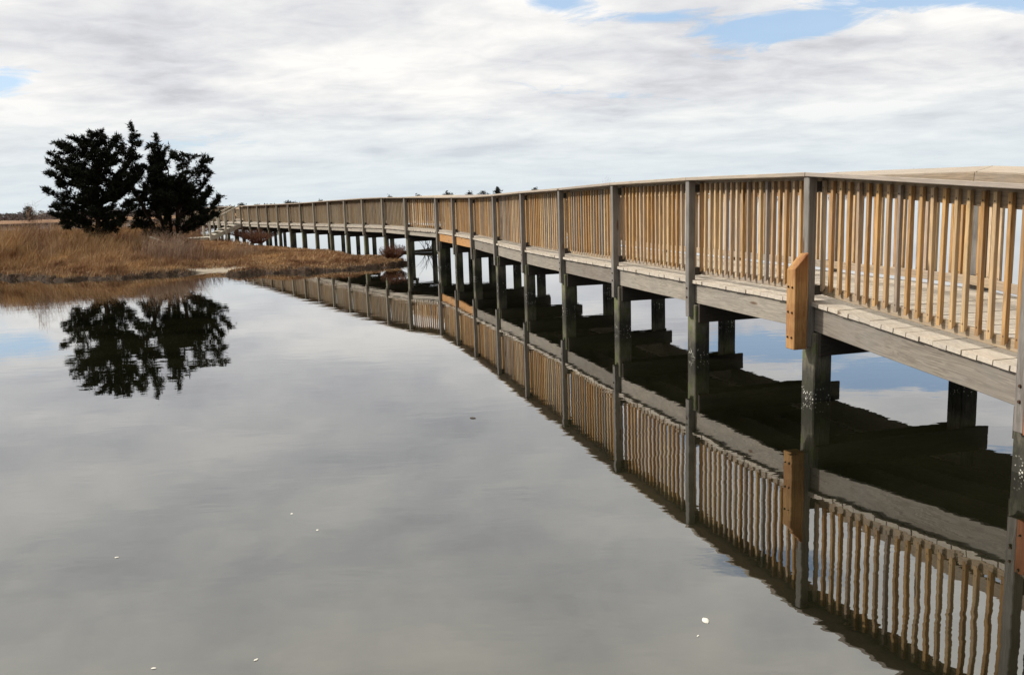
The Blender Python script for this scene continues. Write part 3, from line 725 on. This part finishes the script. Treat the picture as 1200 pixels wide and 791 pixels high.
# openings in the cloud: gaussian holes at real directions (azimuth, elevation, widths, weight)
def hole(a0, e0, sa, se, wgt):
    u = wm('DIVIDE', wm('SUBTRACT', az, math.radians(a0)), math.radians(sa)); v = wm('DIVIDE', wm('SUBTRACT', el, math.radians(e0)), math.radians(se))
    r2 = wm('ADD', wm('MULTIPLY', u, u), wm('MULTIPLY', v, v)); return wm('MULTIPLY', wm('EXPONENT', wm('MULTIPLY', r2, -1.0)), wgt)
HOLES = [(3.5, 12.2, 3, .9, .75), (9, 10.9, 4, .6, .45), (17, 9.8, 4.5, .8, .85), (22, 11.4, 4, .7, .6), (27.5, 10.9, 4.5, 1.0, 1.0), (33, 9.6, 4, .8, .7), (12, 15, 7, 1.1, .6), (-31, 7.4, 3.5, .8, .65), (-19, 3.8, 6, .8, .4), (25, 17, 9, 2.2, .8), (31, 21, 7, 1.4, .8), (17, 23, 6, 1.5, .5)]
tot = None
for hh in HOLES:
    g_ = hole(*hh); tot = g_ if tot is None else wm('ADD', tot, g_)
cover = wm('SUBTRACT', wm('ADD', wm('MULTIPLY', wm('ADD', wm('MULTIPLY', big, .55), wm('ADD', wm('MULTIPLY', med, .5), wm('MULTIPLY', puff0, 1.0))), 1.2), -.42), tot)
cmask = wr(cover, [(.30, .10), (.42, .45), (.56, 1.0)])
shade = wn(cv.outputs[0], 1.0, 6, .55, .3, (1, 1.2, 1), (7.7, 2.2, 0))
puff = wn(cv.outputs[0], 4.6, 8, .6, .6, (1, 1.15, 1), (1.7, 5.2, 0))
ccol = wr(wm('ADD', wm('ADD', wm('MULTIPLY', shade, .5), wm('MULTIPLY', med, .3)), wm('MULTIPLY', puff, .2)), [(.38, (.62, .625, .66)), (.45, (.76, .765, .79)), (.51, (.87, .87, .87)), (.585, (1.02, 1.0, .97))])
STR = .15
W2n = W('ShaderNodeMix', data_type='RGBA', blend_type='MULTIPLY'); W2n.inputs[0].default_value = 1; l.new(ccol, W2n.inputs[6]); W2n.inputs[7].default_value = (1.03, 1.0, .90, 1); W2 = W2n.outputs[2]
high = W('ShaderNodeMapRange', interpolation_type='SMOOTHSTEP'); l.new(el, high.inputs['Value'])
for k_, v_ in (('From Min', math.radians(12)), ('From Max', math.radians(38)), ('To Min', 1.0), ('To Max', 2.3)): high.inputs[k_].default_value = v_  # unseen cloud above the view, made brighter to lift the water's reflections
# pale band of haze near the horizon
hz = wr(el, [(.0, 1.0), (.035, .85), (.12, 0.0)])
def wmix(f, a, b):
    nd = W('ShaderNodeMix', data_type='RGBA')
    for i, v_ in ((0, f), (6, a), (7, b)):
        if isinstance(v_, (int, float)): nd.inputs[i].default_value = v_
        elif isinstance(v_, tuple): nd.inputs[i].default_value = (*v_, 1)
        else: l.new(v_, nd.inputs[i])
    return nd.outputs[2]
vs_ = W('ShaderNodeVectorMath', operation='SCALE'); l.new(wmix(wm('MULTIPLY', wm('SUBTRACT', high.outputs[0], 1.0), .9, True), ccol, W2), vs_.inputs[0]); # unseen cloud behind the camera, made up dull to darken faces turned to it
dn = W('ShaderNodeVectorMath', operation='DOT_PRODUCT'); l.new(tc, dn.inputs[0]); dn.inputs[1].default_value = (-.30, .95, 0)
side = W('ShaderNodeMapRange', interpolation_type='SMOOTHSTEP'); l.new(dn.outputs['Value'], side.inputs['Value'])
for k_, v_ in (('From Min', -.5), ('From Max', .55), ('To Min', .38), ('To Max', 1.0)): side.inputs[k_].default_value = v_
l.new(wm('DIVIDE', wm('MULTIPLY', high.outputs[0], side.outputs[0]), STR), vs_.inputs['Scale'])
bl = wmix(.55, sky.outputs[0], tuple(v / STR for v in (.46, .68, .98)))
col = wmix(cmask, bl, vs_.outputs[0])
col = wmix(wm('MULTIPLY', hz, .75), col, tuple(v / STR for v in (.69, .785, .835)))
l.new(col, bg.inputs['Color']); bg.inputs['Strength'].default_value = STR
sd = bpy.data.lights.new('sun', 'SUN'); so = bpy.data.objects.new('sun', sd); COL.objects.link(so)
sd.energy = 4.0; sd.angle = math.radians(4); sd.color = (1, .93, .83)
dv = Vector((math.sin(SUN_AZ) * math.cos(SUN_EL), math.cos(SUN_AZ) * math.cos(SUN_EL), math.sin(SUN_EL)))
so.rotation_euler = dv.to_track_quat('Z', 'Y').to_euler()
S.view_settings.view_transform = 'Standard'; S.view_settings.look = 'None'; S.view_settings.exposure = 0.0; S.view_settings.gamma = 1
S.render.engine = 'CYCLES'
